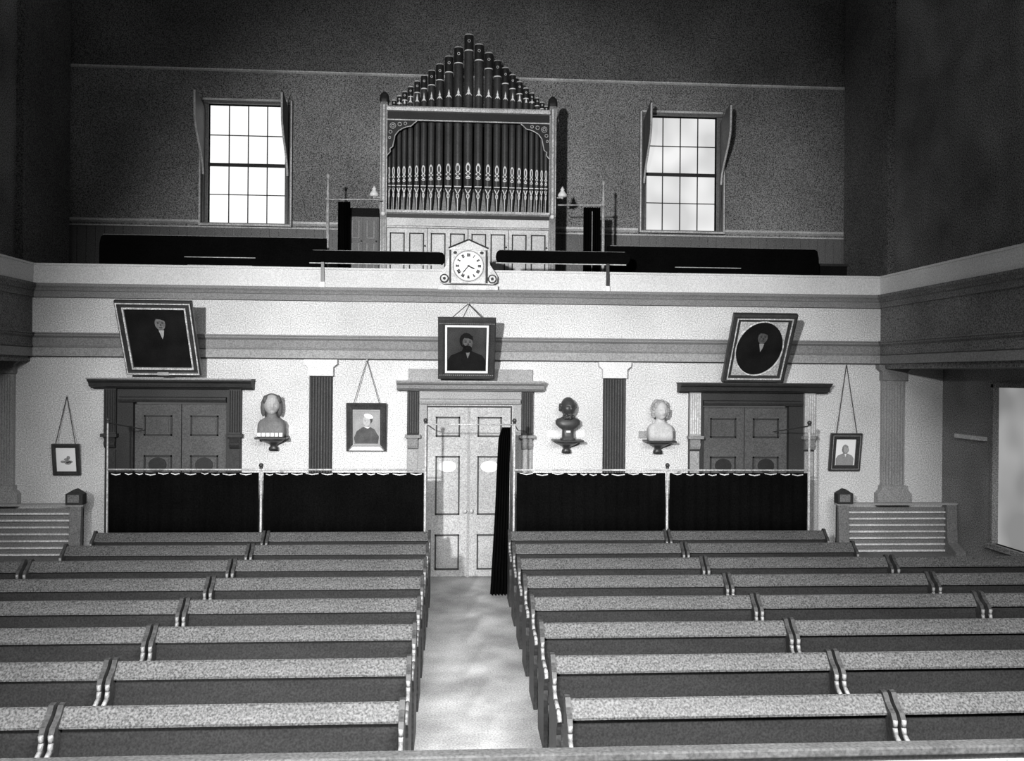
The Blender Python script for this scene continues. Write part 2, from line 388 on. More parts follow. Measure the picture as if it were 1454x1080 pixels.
def surround(nm, cx, a):
    """a: dict of sizes"""
    r = bpy.data.objects.new(nm, None); S.collection.objects.link(r); r.location = (cx, 0, 0); struct(r)
    W, IN, ZT = a['W'], a['IN'], a['ZT']     # outer half width of pilasters, half opening, underside of cornice
    body, sh, co = a['body'], a['sh'], a['co']
    MB().box(-W, W, -.05, 0, 2.66, ZT).build('frieze', body, r)
    MB().prism([(-.05,2.655),(-.11,2.66),(-.13,2.70),(-.13,2.73),(-.05,2.74)], 'x', -IN-.1, IN+.1).build('architrave', a['arch'], r)
    for s_ in (-1, 1):
        MB().box(*sorted((s_*IN + a.get('off', 0), s_*W)), -.05, .08, 0, 2.66).build('jamb', body, r)
        x0, x1 = sorted((s_*(W-.175), s_*W))
        p = MB().m(sh).box(x0, x1, -.10, -.05, 2.19, ZT); p.m(a['fl'])
        for i in range(5):
            c = x0 + .175*(i+.5)/5; p.prism([(c-.009, -.10), (c+.009, -.10), (c+.006, -.114), (c-.006, -.114)], 'z', 2.22, ZT-.02)
        p.build('fluted_strip', None, r)
        br = MB().box(x0-.03, x1+.03, -.16, -.05, 2.145, 2.19)
        br.prism([(-.05,1.97),(-.10,1.985),(-.125,2.03),(-.13,2.06),(-.105,2.09),(-.125,2.145),(-.05,2.145)], 'x', x0+.01, x1-.01)
        br.build('bracket', a['br'], r)
        MB().box(x0+.015, x1-.015, -.075, -.05, 0, 1.95).build('lower_strip', a['low'], r)
    MB().prism([(0,ZT),(-.12,ZT),(-.14,ZT+.02),(-.20,ZT+.03),(-.22,ZT+.085),(-.27,ZT+.11),(-.28,ZT+.135),(0,ZT+.135)], 'x', -a['C'], a['C']).build('cornice', co, r)
    MB().box(-a['C']-.01, a['C']+.01, -.29, 0, ZT+.135, ZT+.155).build('cornice_shelf', a['top'], r)
    return r
cw = surround('trim_%d' % n, 0.02, dict(W=.955, IN=.66, ZT=2.86, C=1.11, body='surround', sh='shaft', co='mould', fl='flute', br='mould', low='mould2', arch='mould2', top='mould2')); n += 1
MB().box(-.945, .945, -.07, 0, 3.0, 3.19).build('backboard', 'surround', cw)
sw = dict(W=.995, IN=.68, ZT=2.86, C=1.175, body='sdark', sh='sdark', co='sdark', fl='shaft', br='sdark', low='sdark', arch='sdark', top='mould')
sw['off'] = .09
surround('trim_%d' % n, -4.40, sw); n += 1
sw2 = dict(sw); sw2.update(off=-.09, sh='mould2', fl='line', br='mould', low='surround', top='sdark')
surround('trim_%d' % n, 4.40, sw2); n += 1
# ------------------------------------------------------------------ pews
s_row, y_row, ztop = 0.904, -1.26, 0.93
PROF = [(.02,0),(.05,.93),(.02,.955),(-.02,.95),(-.06,.90),(-.10,.87),(-.135,.85),(-.16,.81),(-.155,.76),(-.17,.71),(-.24,.675),(-.40,.665),(-.47,.65),(-.495,.61),(-.47,.57),(-.44,.50),(-.46,.42),(-.46,0)]
def make_pew(L):
    r = bpy.data.objects.new('pew', None); r.empty_display_size = .1; S.collection.objects.link(r)
    h = L/2
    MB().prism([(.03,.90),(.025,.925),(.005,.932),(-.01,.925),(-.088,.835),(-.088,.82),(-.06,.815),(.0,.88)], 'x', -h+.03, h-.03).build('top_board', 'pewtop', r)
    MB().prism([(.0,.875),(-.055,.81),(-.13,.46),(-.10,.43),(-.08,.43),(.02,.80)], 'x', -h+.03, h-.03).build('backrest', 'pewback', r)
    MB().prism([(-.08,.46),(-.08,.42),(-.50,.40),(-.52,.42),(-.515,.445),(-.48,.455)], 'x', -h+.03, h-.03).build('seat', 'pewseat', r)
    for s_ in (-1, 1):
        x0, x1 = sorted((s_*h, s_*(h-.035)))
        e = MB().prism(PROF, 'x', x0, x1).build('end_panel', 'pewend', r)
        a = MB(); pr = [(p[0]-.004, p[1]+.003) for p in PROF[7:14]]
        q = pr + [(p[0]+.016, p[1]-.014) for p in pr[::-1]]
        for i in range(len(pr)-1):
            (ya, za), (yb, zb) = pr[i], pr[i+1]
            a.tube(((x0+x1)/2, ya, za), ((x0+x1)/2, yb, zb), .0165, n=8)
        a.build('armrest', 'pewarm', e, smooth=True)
    return r
XA, XD, XO = .52, 2.77, 5.07
kinds = [('aisle', (XA+XD)/2, XD-XA-.025), ('middle', (XD+XO)/2, XO-XD-.025), ('side', (XO+HW)/2, HW-XO-.06)]
ROW = ['back row', 'second row from the back', 'third row from the back', 'fourth row from the back', 'fifth row from the back', 'sixth row from the back', 'second row from the front', 'front row of pews']
for kn, cx, L in kinds:
    proto = make_pew(L); first = True
    for k in range(8):
        if kn == 'side' and k < 2: continue
        for sgn in (-1, 1):
            o = proto if first else copy_tree(proto); first = False
            o.location = (sgn*cx, y_row - k*s_row, 0)
            sd = 'left' if sgn < 0 else 'right'
            what = {'aisle': 'pew touching the %s side of the centre aisle', 'middle': 'second pew out from the aisle on the %s', 'side': 'outermost pew by the %s wall'}[kn] % sd
            tag(o, 'dark wooden %s, %s' % (what, ROW[k]), 'pew', 'wooden pews facing the platform')
# rail in front of the first pew row
r = empty('front_rail', (0, -8.46, 0), 'low grey wooden rail across the hall in front of the first pews', 'railing')
MB().box(-7.4, 7.4, -.05, .05, .91, .96).build('top_rail', 'rail', r, bevel=.01)
MB().box(-7.4, 7.4, -.02, .02, 0, .91).build('panel', 'rail', r)
MB().box(-7.4, 7.4, -.07, -.05, .875, .885).build('moulding', 'mould2', r)
# ------------------------------------------------------------------ curtains behind the last pews
CY = -1.16
def curtain(x0, x1, z0, z1, name, label, y=CY, amp=.014, wl=.16, group=None):
    t = MB(); n_ = int((x1-x0)/.02); rows = [z0, z0+.3*(z1-z0), z0+.9*(z1-z0), z1-.02]
    grid = []
    for j, z in enumerate(rows):
        line = []
        for i in range(n_+1):
            x = x0+(x1-x0)*i/n_
            yy = y + amp*math.sin(2*PI*x/wl + .8*math.sin(x*3.1)) * (1, 1, .8, .6)[j]
            line.append((t.bm.verts.new((x, yy, z)), t.bm.verts.new((x, yy+.008, z))))
        grid.append(line)
    for a, b_ in zip(grid, grid[1:]):
        for i in range(n_):
            t.f([a[i][0], a[i+1][0], b_[i+1][0], b_[i][0]]); t.f([a[i][1], b_[i][1], b_[i+1][1], a[i+1][1]])
    for i in range(n_):
        t.f([grid[0][i][0], grid[0][i][1], grid[0][i+1][1], grid[0][i+1][0]]); t.f([grid[-1][i][0], grid[-1][i+1][0], grid[-1][i+1][1], grid[-1][i][1]])
    for e in (0, n_):
        for a, b_ in zip(grid, grid[1:]): t.f([a[e][0], b_[e][0], b_[e][1], a[e][1]])
    o = t.build(name, 'black', None, smooth=True); tag(o, label, 'curtain', group)
    hd = MB(); x = x0+.04
    while x < x1-.1:
        l = random.uniform(.09, .2)
        zc = z1-.035+random.uniform(-.008, .008); l = min(l, x1-.02-x)
        pts = [(x, zc), (x+l*.5, zc-.018), (x+l, zc-.004), (x+l, zc+.008), (x+l*.5, zc-.004), (x, zc+.01)]
        hd.prism(pts, 'y', y-amp-.012, y-amp-.004); x += l + random.uniform(.03, .07)
    hd.build('heading_highlights', 'line', o)  # pale slivers modelled as highlights on the gathered curtain top
    return o
G = 'black curtain lengths behind the last pews'
curtain(-4.91, -2.90, .90, 1.755, 'curtain', 'black curtain in front of the left door, outer length left of the ball-topped post', group=G)
curtain(-2.84, -.64, .90, 1.755, 'curtain', 'black curtain left of the centre door, length below the left bust and woman picture', group=G)
curtain(.66, 2.77, .90, 1.755, 'curtain', 'black curtain right of the centre door, length below the dark bust and the pale bust', group=G)
curtain(2.83, 4.84, .90, 1.755, 'curtain', 'black curtain in front of the right door, outer length right of the ball-topped post', group=G)
def rod(p0, p1, label, r_=.012):
    o = MB().tube(p0, p1, r_, n=8).build('curtain_rod', 'post', smooth=True); return tag(o, label, 'rod')
rod((-4.93, CY, 1.775), (-.62, CY, 1.775), 'thin pale rod carrying the black curtains left of the aisle')
rod((.62, CY, 1.775), (4.86, CY, 1.775), 'thin pale rod carrying the black curtains right of the aisle')
rod((-.62, CY, 2.41), (.62, CY, 2.41), 'thin rod crossing high in front of the centre double door', .008)
def post(x, zt, label, stay=None, r_=.016):
    o = empty('curtain_post', (x, CY, 0), label, 'post', 'slim posts holding the curtain rods')
    MB().tube((0, 0, .0), (0, 0, zt), r_, n=8).build('shaft', 'post', o, smooth=True)
    b_ = MB().tube((0,0,zt-.01),(0,0,zt+.01), .024, n=12); b_.sph((0, 0, zt+.035), .032); b_.build('ball_finial', 'frame', o, smooth=True)
    MB().lathe([(.05,0),(.05,.015),(.02,.03)]).build('foot', 'post', o)
    if stay: MB().tube((0,0,zt-.01), (stay, -CY-.12, zt-.16), .009, n=6).build('stay_rod', 'frame', o)
    return o
post(-4.93, 2.42, 'slim tall curtain post before the left door, outermost on the left', .1, .011)
post(-2.87, 1.80, 'short ball-topped curtain post below the left bust')
post(-.62, 2.43, 'tall ball-topped curtain post at the left of the centre door', .1)
post(.62, 2.43, 'tall ball-topped curtain post at the right of the centre door', .12)
post(2.80, 1.81, 'short ball-topped curtain post below and right of the pale bust')
post(4.86, 2.42, 'slim tall curtain post before the right door, outermost on the right', -.14)
# drawn-back door curtain, gathered at the top and spreading to the floor
t = MB(); NN = 44; rows = [(0.01, .30, .545), (.5, .325, .55), (1.2, .36, .56), (1.9, .385, .565), (2.2, .40, .57), (2.28, .42, .57), (2.37, .455, .57)]
grid = []
for z, xa, xb in rows:
    ln = []
    for i in range(NN+1):
        u = i/NN; y = CY+.07 + .045*math.sin(u*2*PI*5.5)
        ln.append((t.bm.verts.new((xa+(xb-xa)*u, y, z)), t.bm.verts.new((xa+(xb-xa)*u, y+.01, z))))
    grid.append(ln)
for a, b_ in zip(grid, grid[1:]):
    for i in range(NN):
        t.f([a[i][0], a[i+1][0], b_[i+1][0], b_[i][0]]); t.f([a[i][1], b_[i][1], b_[i+1][1], a[i+1][1]])
    for e in (0, NN): t.f([a[e][0], b_[e][0], b_[e][1], a[e][1]])
o = t.build('door_curtain', 'black', smooth=True); tag(o, 'long black curtain drawn aside, hanging to the floor right of the centre door', 'curtain')
# ------------------------------------------------------------------ slatted benches and offertory boxes under the side galleries
def slat_bench(x0, x1, label, sgn):
    L = x1-x0
    r = empty('slatted_bench', ((x0+x1)/2, -.42, 0), label, 'bench', 'slatted benches under the side galleries')
    h = L/2
    MB().box(-h, h, .0, .03, .3, 1.13).build('back_panel', 'dado', r)
    MB().box(-h-.02, h+.02, -.05, .05, 1.17, 1.20).build('top_rail', 'mould2', r)
    for s_ in (-1, 1):
        xa, xb = sorted((s_*h, s_*(h-.16)))
        MB().prism([(-.32,0),(.03,0),(.03,1.17),(-.06,1.17),(-.10,.6),(-.32,.5)], 'x', xa, xb).build('end_panel', 'dado', r)
    for k in range(7): MB().box(-h+.16, h-.16, -.03, 0, .46+k*.098, .485+k*.098).build('slat', 'line', r)
    MB().box(-h+.1, h-.1, -.38, 0, .40, .44).build('seat', 'dado', r)
    return r
slat_bench(-7.46, -5.55, 'pale-slatted wooden bench against the wall at the far left of the hall', -1)
slat_bench(5.60, 7.46, 'pale-slatted wooden bench against the wall below the right pilaster', 1)
def box(x, label):
    r = empty('collection_box', (x, -.43, 1.2), label, 'box', 'small boxes standing on the slatted benches')
    MB().prism([(-.12,0),(.12,0),(.12,.15),(.0,.22),(-.12,.15)], 'y', -.08, .06).build('body', 'sdark', r)
    MB().box(-.09, .07, -.085, -.08, .03, .14).build('front_panel', 'dado', r)
box(-5.64, 'small dark peaked box on the end of the far left slatted bench'); box(5.70, 'small dark peaked box on the end of the right slatted bench')
# ------------------------------------------------------------------ pictures
def place_pic(name, pxl, pxr, pyb, pyt, yb, yt, label, cat='picture'):
    a = at(pxl, pyb, yb); c = at(pxr, pyb, yb); t = at((pxl+pxr)/2, pyt, yt)
    W = (c-a).length; bz = (a.z+c.z)/2; H = math.hypot(t.z-bz, yt-yb); ang = math.atan2(yb-yt, t.z-bz)
    o = empty(name, ((a.x+c.x)/2, yb, bz), label, cat); o.rotation_euler = (ang, 0, 0)
    return o, W, H
def figure(b, cx, cz, s, y, skin, hair, coat, shirt, beard=False, turn=0.0, long=False):
    """head-and-shoulders likeness built of thin layers; s = head height"""
    k = .0016
    b.m(coat)
    pts = [(cx-1.15*s, cz-2.3*s), (cx+1.15*s, cz-2.3*s), (cx+1.2*s, cz-1.25*s), (cx+.95*s, cz-.85*s), (cx+.28*s, cz-.55*s), (cx+.2*s, cz-.3*s), (cx-.2*s, cz-.3*s), (cx-.28*s, cz-.55*s), (cx-.95*s, cz-.85*s), (cx-1.2*s, cz-1.25*s)]
    b.flat(pts, y-k)
    b.m(shirt).flat([(cx-.16*s+turn*s, cz-.45*s), (cx+.16*s+turn*s, cz-.45*s), (cx+.1*s+turn*s, cz-.8*s), (cx+turn*s, cz-1.05*s)], y-2*k)
    b.m(hair).ell(cx-turn*s*.5, cz+.12*s, .41*s, .50*s, y-2*k)
    if long: b.m(hair).ell(cx, cz-.1*s, .46*s, .5*s, y-2*k)
    fx = cx+turn*s*.8
    b.m(skin).ell(fx, cz-.02*s, .31*s, .43*s, y-3*k, rot=turn*.4)
    b.m(hair).flat([(fx-.33*s, cz+.12*s), (fx-.2*s, cz+.3*s), (fx+.05*s, cz+.27*s), (fx+.32*s, cz+.16*s), (fx+.3*s, cz+.42*s), (fx-.05*s, cz+.56*s), (fx-.32*s, cz+.44*s)], y-4*k)
    for q in (-.11, .15): b.ell(fx+q*s, cz+.02*s, .06*s, .028*s, y-4*k, n=10); b.ell(fx+q*s, cz+.1*s, .09*s, .016*s, y-4*k, n=10)
    b.flat([(fx+.03*s, cz), (fx+.09*s, cz-.14*s), (fx-.0*s, cz-.14*s)], y-4*k)
    b.flat([(fx-.09*s, cz-.235*s), (fx+.13*s, cz-.235*s), (fx+.1*s, cz-.265*s), (fx-.06*s, cz-.265*s)], y-4*k)
    if beard: b.ell(fx, cz-.42*s, .27*s, .24*s, y-4.5*k); b.flat([(fx-.3*s, cz), (fx-.2*s, cz-.15*s), (fx-.1*s, cz-.3*s), (fx-.25*s, cz-.4*s)], y-4.5*k)
# big left portrait
o, W, H = place_pic('portrait_painting', 181, 287, 531, 427, -.27, -.80, 'dark oil portrait in a gilt-edged frame leaning out above the left door', 'painting')
o2 = MB().ring(W, H, [(0, .03), (0, -.03), (.02, -.05), (.05, -.03), (.09, -.035), (.12, -.015), (.12, .03)]).build('frame', 'frame', o)
MB().ring(W-.04, H-.04, [(0, -.045), (.0, -.058), (.016, -.058), (.016, -.045)], oz=.02).build('gilt_edge', 'framegilt', o2)
MB().ring(W-.19, H-.19, [(0, -.02), (0, -.045), (.022, -.045), (.022, -.02)], oz=.095).build('inner_fillet', 'framegilt', o2)
b = MB().m('canvas').box(-W/2+.11, W/2-.11, .0, .01, .11, H-.11); figure(b, .03, H*.70, .235, 0, 'skin', 'canvas', 'canvas', 'photol', turn=.08); b.build('canvas', None, o)
MB().box(-.08, .08, -.065, -.05, .015, .06).build('name_plate', 'photol', o)
# right portrait with oval mount
o, W, H = place_pic('portrait_painting', 1024, 1111, 541, 445, -.27, -.85, 'oval portrait of a man in a pale-cornered frame leaning out above the right door', 'painting')
o2 = MB().ring(W, H, [(0, .03), (0, -.04), (.03, -.06), (.07, -.04), (.12, -.03), (.12, .03)]).build('frame', 'frame', o)
MB().ring(W-.12, H-.12, [(0, -.04), (.0, -.058), (.014, -.058), (.014, -.04)], oz=.06).build('gilt_edge', 'framegilt', o2)
w2, h2 = W-.22, H-.22; n_ = 48
sp = MB()
ov = [((w2/2-.01)*math.cos(2*PI*i/n_), H/2+(h2/2-.01)*math.sin(2*PI*i/n_)) for i in range(n_)]
def sq(i):
    a = 2*PI*i/n_; c, s_ = math.cos(a), math.sin(a); k = 1/max(abs(c), abs(s_)); return (w2/2*c*k, H/2+h2/2*s_*k)
for i in range(n_):
    j = (i+1) % n_; A, B_, C_, D_ = ov[i], ov[j], sq(j), sq(i)
    sp.prism([A, B_, C_, D_], 'y', -.025, .0)
sp.build('corner_mount', 'gilt', o)
el = MB()
for i in range(n_):
    a, c = ov[i], ov[(i+1) % n_]; el.tube((a[0], -.028, a[1]), (c[0], -.028, c[1]), .011, n=6)
el.build('oval_fillet', 'framegilt', o)
b = MB().m('canvas').box(-w2/2, w2/2, .001, .012, .11, H-.11); figure(b, .02, H*.66, .235, 0, 'skind', 'canvas', 'canvas', 'photo', turn=.05); b.build('canvas', None, o)
# middle portrait above the centre door
o, W, H = place_pic('portrait_painting', 622, 702, 537, 451, -.27, -.68, 'portrait of a bearded man with pale inner border above the centre door', 'painting')
o2 = MB().ring(W, H, [(0, .03), (0, -.03), (.02, -.05), (.07, -.05), (.09, -.03), (.13, -.025), (.13, .03)]).build('frame', 'frame', o)
MB().ring(W-.21, H-.21, [(0, -.02), (0, -.04), (.028, -.04), (.028, -.02)], oz=.105).build('inner_fillet', 'plate', o2)
tx = MB()
for i in range(int(W/.03)):
    for z in (.075, H-.075): tx.sph((-W/2+.03+i*.029, -.05, z), .008, 6)
tx.build('beading', 'mould2', o2)
b = MB().m('canvas2').box(-W/2+.12, W/2-.12, .0, .01, .12, H-.12); figure(b, 0, H*.60, .245, 0, 'skind', 'canvas', 'canvas', 'skin', beard=True, turn=.06); b.build('canvas', None, o)
top = o.matrix_basis @ Vector((0, 0, H))
top = Vector((o.location.x, o.location.y - math.sin(o.rotation_euler.x)*H, o.location.z + math.cos(o.rotation_euler.x)*H))
def cordset(o, W, H, apex, dx=.25, r_=.007):
    mw = Matrix.Translation(o.location) @ Matrix.Rotation(o.rotation_euler.x, 4, 'X')
    inv = mw.inverted(); ap = inv @ Vector(apex); t = MB()
    for s_ in (-1, 1): t.tube((s_*W*dx, .0, H-.01), ap, r_, n=6)
    t.build('hanging_cord', 'cord', o)
    MB().sph(ap, .014, 8).build('nail', 'post', o)
cordset(o, W, H, at(665, 431, -.14), .27)
# small hung pictures
o, W, H = place_pic('framed_photograph', 492, 549, 640, 572, -.03, -.10, 'framed picture of a seated woman hung on a cord beside the left pilaster')
MB().ring(W, H, [(0, .02), (0, -.02), (.02, -.045), (.06, -.03), (.11, -.02), (.11, .02)]).build('frame', 'frame', o)
MB().prism([(-W/2+.04, 0.015), (W/2-.04, .015), (W/2-.10, .075), (-W/2+.10, .075)], 'y', -.05, -.03).build('lower_moulding', 'parapet', o)
MB().ring(W-.2, H-.2, [(0, -.015), (0, -.03), (.01, -.03), (.01, -.015)], oz=.1).build('inner_fillet', 'photol', o)
b = MB().m('photo').box(-W/2+.1, W/2-.1, .0, .01, .1, H-.1)
k = -.002
b.m('photod').flat([(-.17, .115), (.17, .115), (.185, .22), (.12, .33), (.03, .38), (-.07, .36), (-.15, .30), (-.19, .2)], k)
b.m('photol').ell(0, .455, .055, .075, 2*k, rot=.2); b.m('photod').ell(.035, .475, .055, .06, 1.5*k); b.m('paper').ell(.03, .53, .07, .035, 2.5*k, rot=-.3)
b.m('paper').flat([(-.04, .37), (.05, .37), (.02, .34)], 2*k); b.m('photod').ell(-.02, .46, .008, .006, 3.5*k, n=8)
b.build('photograph', None, o)
cordset(o, W, H, at(521, 511, -.06), .32, .005)
o, W, H = place_pic('framed_print', 76, 115, 674, 630, -.03, -.10, 'small framed print on white paper hung at the far left of the wall')
MB().ring(W, H, [(0, .02), (0, -.02), (.02, -.035), (.055, -.02), (.055, .02)]).build('frame', 'frame', o)
b = MB().m('paper').box(-W/2+.05, W/2-.05, .0, .01, .05, H-.05); k = -.002
for x, z, r1, r2 in ((-.05, .2, .035, .02), (.02, .19, .05, .035), (.03, .26, .025, .03), (.0, .235, .035, .02), (.06, .2, .03, .02)): b.m('photo').ell(x, z, r1, r2, k)
b.m('photod').ell(.015, .19, .02, .014, 2*k)
b.build('print_sheet', None, o); cordset(o, W, H, at(95, 562, -.02), .36, .006)
o, W, H = place_pic('framed_print', 1176, 1220, 668, 615, -.03, -.12, 'small framed portrait print in a wide dark frame beside the right pilaster')
MB().ring(W, H, [(0, .02), (0, -.02), (.02, -.035), (.09, -.02), (.09, .02)]).build('frame', 'frame', o)
MB().ring(W-.06, H-.06, [(0, -.03), (0, -.038), (.008, -.038), (.008, -.03)], oz=.03).build('frame_bead', 'mould2', o)
b = MB().m('paper').box(-W/2+.08, W/2-.08, .0, .01, .08, H-.08); figure(b, -.0, .345, .12, 0, 'photol', 'photo', 'photo', 'paper', turn=.05, long=True); b.build('print_sheet', None, o)
cordset(o, W, H, at(1202, 517, -.02), .33, .006)
# ------------------------------------------------------------------ busts on brackets
def bracket(x, z, w_, label, mk):
    r = empty('wall_bracket', (x, 0, z), label, 'bracket', 'wall brackets carrying the busts')
    MB().prism([(-w_/2, -.03), (w_/2, -.03), (w_/2, 0), (-w_/2, 0)], 'y', -.33, 0).build('shelf', mk, r, bevel=.006)
    q = MB()
    q.loft([(-.21, 0, -.06, .075, .055, .8), (-.17, 0, -.06, .07, .055, .8), (-.15, 0, -.055, .05, .05, .9), (-.12, 0, -.065, .06, .06, .9), (-.09, 0, -.095, .12, .09, .9), (-.055, 0, -.14, .165, .135, .9), (-.03, 0, -.155, .175, .15, .9)])
    q.build('corbel', mk, r, smooth=True)
    return r
def head(b, c, s, hair='short', turn=0.0, mk='bustgrey'):
    """head of height s centred at c, face to -y"""
    b.m(mk); nu, nv = 36, 28; rings = []
    def g(x, m_, sd): return math.exp(-((x-m_)/sd)**2)
    for j in range(1, nv):
        ph = PI*j/nv; z = math.cos(ph); ring = []
        for i in range(nu):
            th = 2*PI*i/nu; x = math.sin(ph)*math.cos(th); y = math.sin(ph)*math.sin(th)
            X, Y, Z = x*.37, y*.44, z*.5
            if z < 0: X *= 1-.32*z*z; Y *= (1-.12*z*z)
            if y < 0:                                  # the face
                fr = min(1, -y*1.6)
                d = .16*g(x, 0, .13)*g(z, -.13, .17)      # nose
                d += .06*g(z, .18, .1)*g(x, 0, .6)      # brow
                d -= .10*(g(x, .33, .17)+g(x, -.33, .17))*g(z, .03, .11)   # sockets
                d += .03*(g(x, .33, .09)+g(x, -.33, .09))*g(z, .03, .06)    # eyeballs
                d += .03*g(x, 0, .28)*g(z, -.46, .05) - .06*g(x, 0, .25)*g(z, -.53, .03) + .03*g(x, 0, .25)*g(z, -.60, .05)
                d += .05*g(x, 0, .3)*g(z, -.85, .16)     # chin
                Y -= d*fr
            if y > -.15 and abs(z) < .25 and abs(x) > .8: X *= 1+.12*g(z, 0, .16)*g(y, .05, .2)   # ears
            ct, st = math.cos(turn), math.sin(turn)
            ring.append(b.bm.verts.new((c[0]+s*(X*ct-Y*st), c[1]+s*(X*st+Y*ct), c[2]+s*Z)))
        rings.append(ring)
    for a, d_ in zip(rings, rings[1:]):
        for i in range(nu): b.f([a[i], a[(i+1) % nu], d_[(i+1) % nu], d_[i]])
    b.f(rings[0]); b.f(rings[-1][::-1])
def bust(x, z, label, mk, kind, turn, Hh):
    r = empty('bust', (x, -.205, z), label, 'bust')
    b = MB().m(mk); u = Hh   # head height
    if kind == 'herm':       # square-cut chest
        w_ = .63*u
        b.loft([(0, 0, 0, w_, .34*u, .35), (.3*u, 0, 0, w_*1.02, .36*u, .4), (.62*u, 0, 0, w_*1.0, .36*u, .5), (.78*u, 0, .0, w_*.86, .33*u, .7), (.88*u, 0, .01, w_*.55, .28*u, .9), (.94*u, 0, 0, .26*u, .24*u, 1), (1.08*u, 0, 0, .21*u, .22*u, 1), (1.25*u, 0, 0, .21*u, .22*u, 1)])
        hz = 1.50*u
    elif kind == 'round':    # rounded classical cut on a socle
        b.loft([(0, 0, 0, .36*u, .3*u, .5), (.05*u, 0, 0, .36*u, .3*u, .5), (.1*u, 0, 0, .29*u, .25*u, .5), (.48*u, 0, 0, .27*u, .22*u, .6), (.53*u, 0, 0, .34*u, .24*u, 1), (.62*u, 0, 0, .48*u, .29*u, .9), (.76*u, 0, 0, .60*u, .3*u, .85), (.92*u, 0, .01, .61*u, .28*u, .85), (1.01*u, 0, .01, .53*u, .25*u, .9), (1.07*u, 0, .01, .37*u, .23*u, 1), (1.13*u, 0, 0, .25*u, .22*u, 1), (1.2*u, 0, 0, .2*u, .21*u, 1), (1.35*u, 0, 0, .2*u, .21*u, 1)])
        hz = 1.58*u
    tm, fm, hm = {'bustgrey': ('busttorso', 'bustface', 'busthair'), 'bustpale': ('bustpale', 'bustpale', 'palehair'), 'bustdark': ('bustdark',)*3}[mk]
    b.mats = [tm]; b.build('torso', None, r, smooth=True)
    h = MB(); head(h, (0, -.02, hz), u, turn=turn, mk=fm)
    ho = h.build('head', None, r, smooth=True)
    q = MB()
    ct, st = math.cos(turn), math.sin(turn)
    def hp(dx, dy, dz): return (u*(dx*ct-dy*st), -.02+u*(dx*st+dy*ct), hz+u*dz)
    random.seed(int(x*100)+900)
    if mk == 'bustgrey':     # long straight hair to the shoulders
        q.sph(hp(0, .17, .12), .44*u, 20, sx=.98, sy=.98, sz=.98)
        for s_ in (-1, 1):
            q.sph(hp(s_*.37, .06, -.12), .14*u, 12, sz=3.0); q.sph(hp(s_*.30, -.12, .25), .13*u, 12, sz=1.6)
        q.tube(hp(0, .22, 0), hp(0, .25, -.6), .34*u, .3*u, 16)
    elif kind == 'round':    # short side curls and beard, bald crown
        for i in range(34):
            a = random.uniform(-.2, PI+.2); q.sph(hp(.37*math.cos(a), .40*math.sin(a)*.9+.02, random.uniform(-.15, .18)), .085*u, 8)
        for i in range(26):
            a = random.uniform(PI+.35, 2*PI-.35); q.sph(hp(.27*math.cos(a), .36*math.sin(a)+.02, random.uniform(-.52, -.33)), .075*u, 8)
    else:                    # waved hair, tied behind
        for i in range(80):
            a = random.uniform(-.55, PI+.55); zz = random.uniform(-.3, .5); k = math.sqrt(max(.06, 1-(zz/.56)**2))
            q.sph(hp(.40*math.cos(a)*k, .42*math.sin(a)*k+.06, zz), .10*u, 8)
        q.sph(hp(0, .08, .2), .42*u, 16, sx=.95, sz=.8)
    q.build('hair', hm, r, smooth=True)
    return r
for px, pz, lab, mk, kd, tn, hh, bl in (
    (386, 620, 'grey bust with long hair and squared chest on the leftmost wall bracket', 'bustgrey', 'herm', .25, .315, 'dark wall bracket under the long-haired grey bust'),
    (806, 624, 'dark bronze bust with rounded shoulders on the bracket right of the centre door', 'bustdark', 'round', .2, .31, 'dark wall bracket under the bronze bust'),
    (937, 625, 'pale plaster bust with squared chest on the bracket right of the pilaster', 'bustpale', 'herm', .2, .30, 'dark wall bracket under the pale plaster bust')):
    p = at(px, pz, -.2)
    br = bracket(p.x, p.z, .46, bl, 'frame')
    MB().box(-.29, .29, -.02, 0, .02, .13).build('backboard', 'parapet' if mk != 'bustpale' else 'mould2', br)
    bu = bust(p.x, p.z+.002, lab, mk, kd, tn, hh)
    if mk == 'bustgrey':
        t = MB()
        for i in range(6): t.box(-.185+i*.0625, -.185+i*.0625+.05, -.118, -.09, .012, .065)
        t.build('lettered_plinth', 'plate', bu)
    if kd == 'round': MB().box(-.03, .03, -.088, -.05, .11, .14).build('label_card', 'paper', bu)
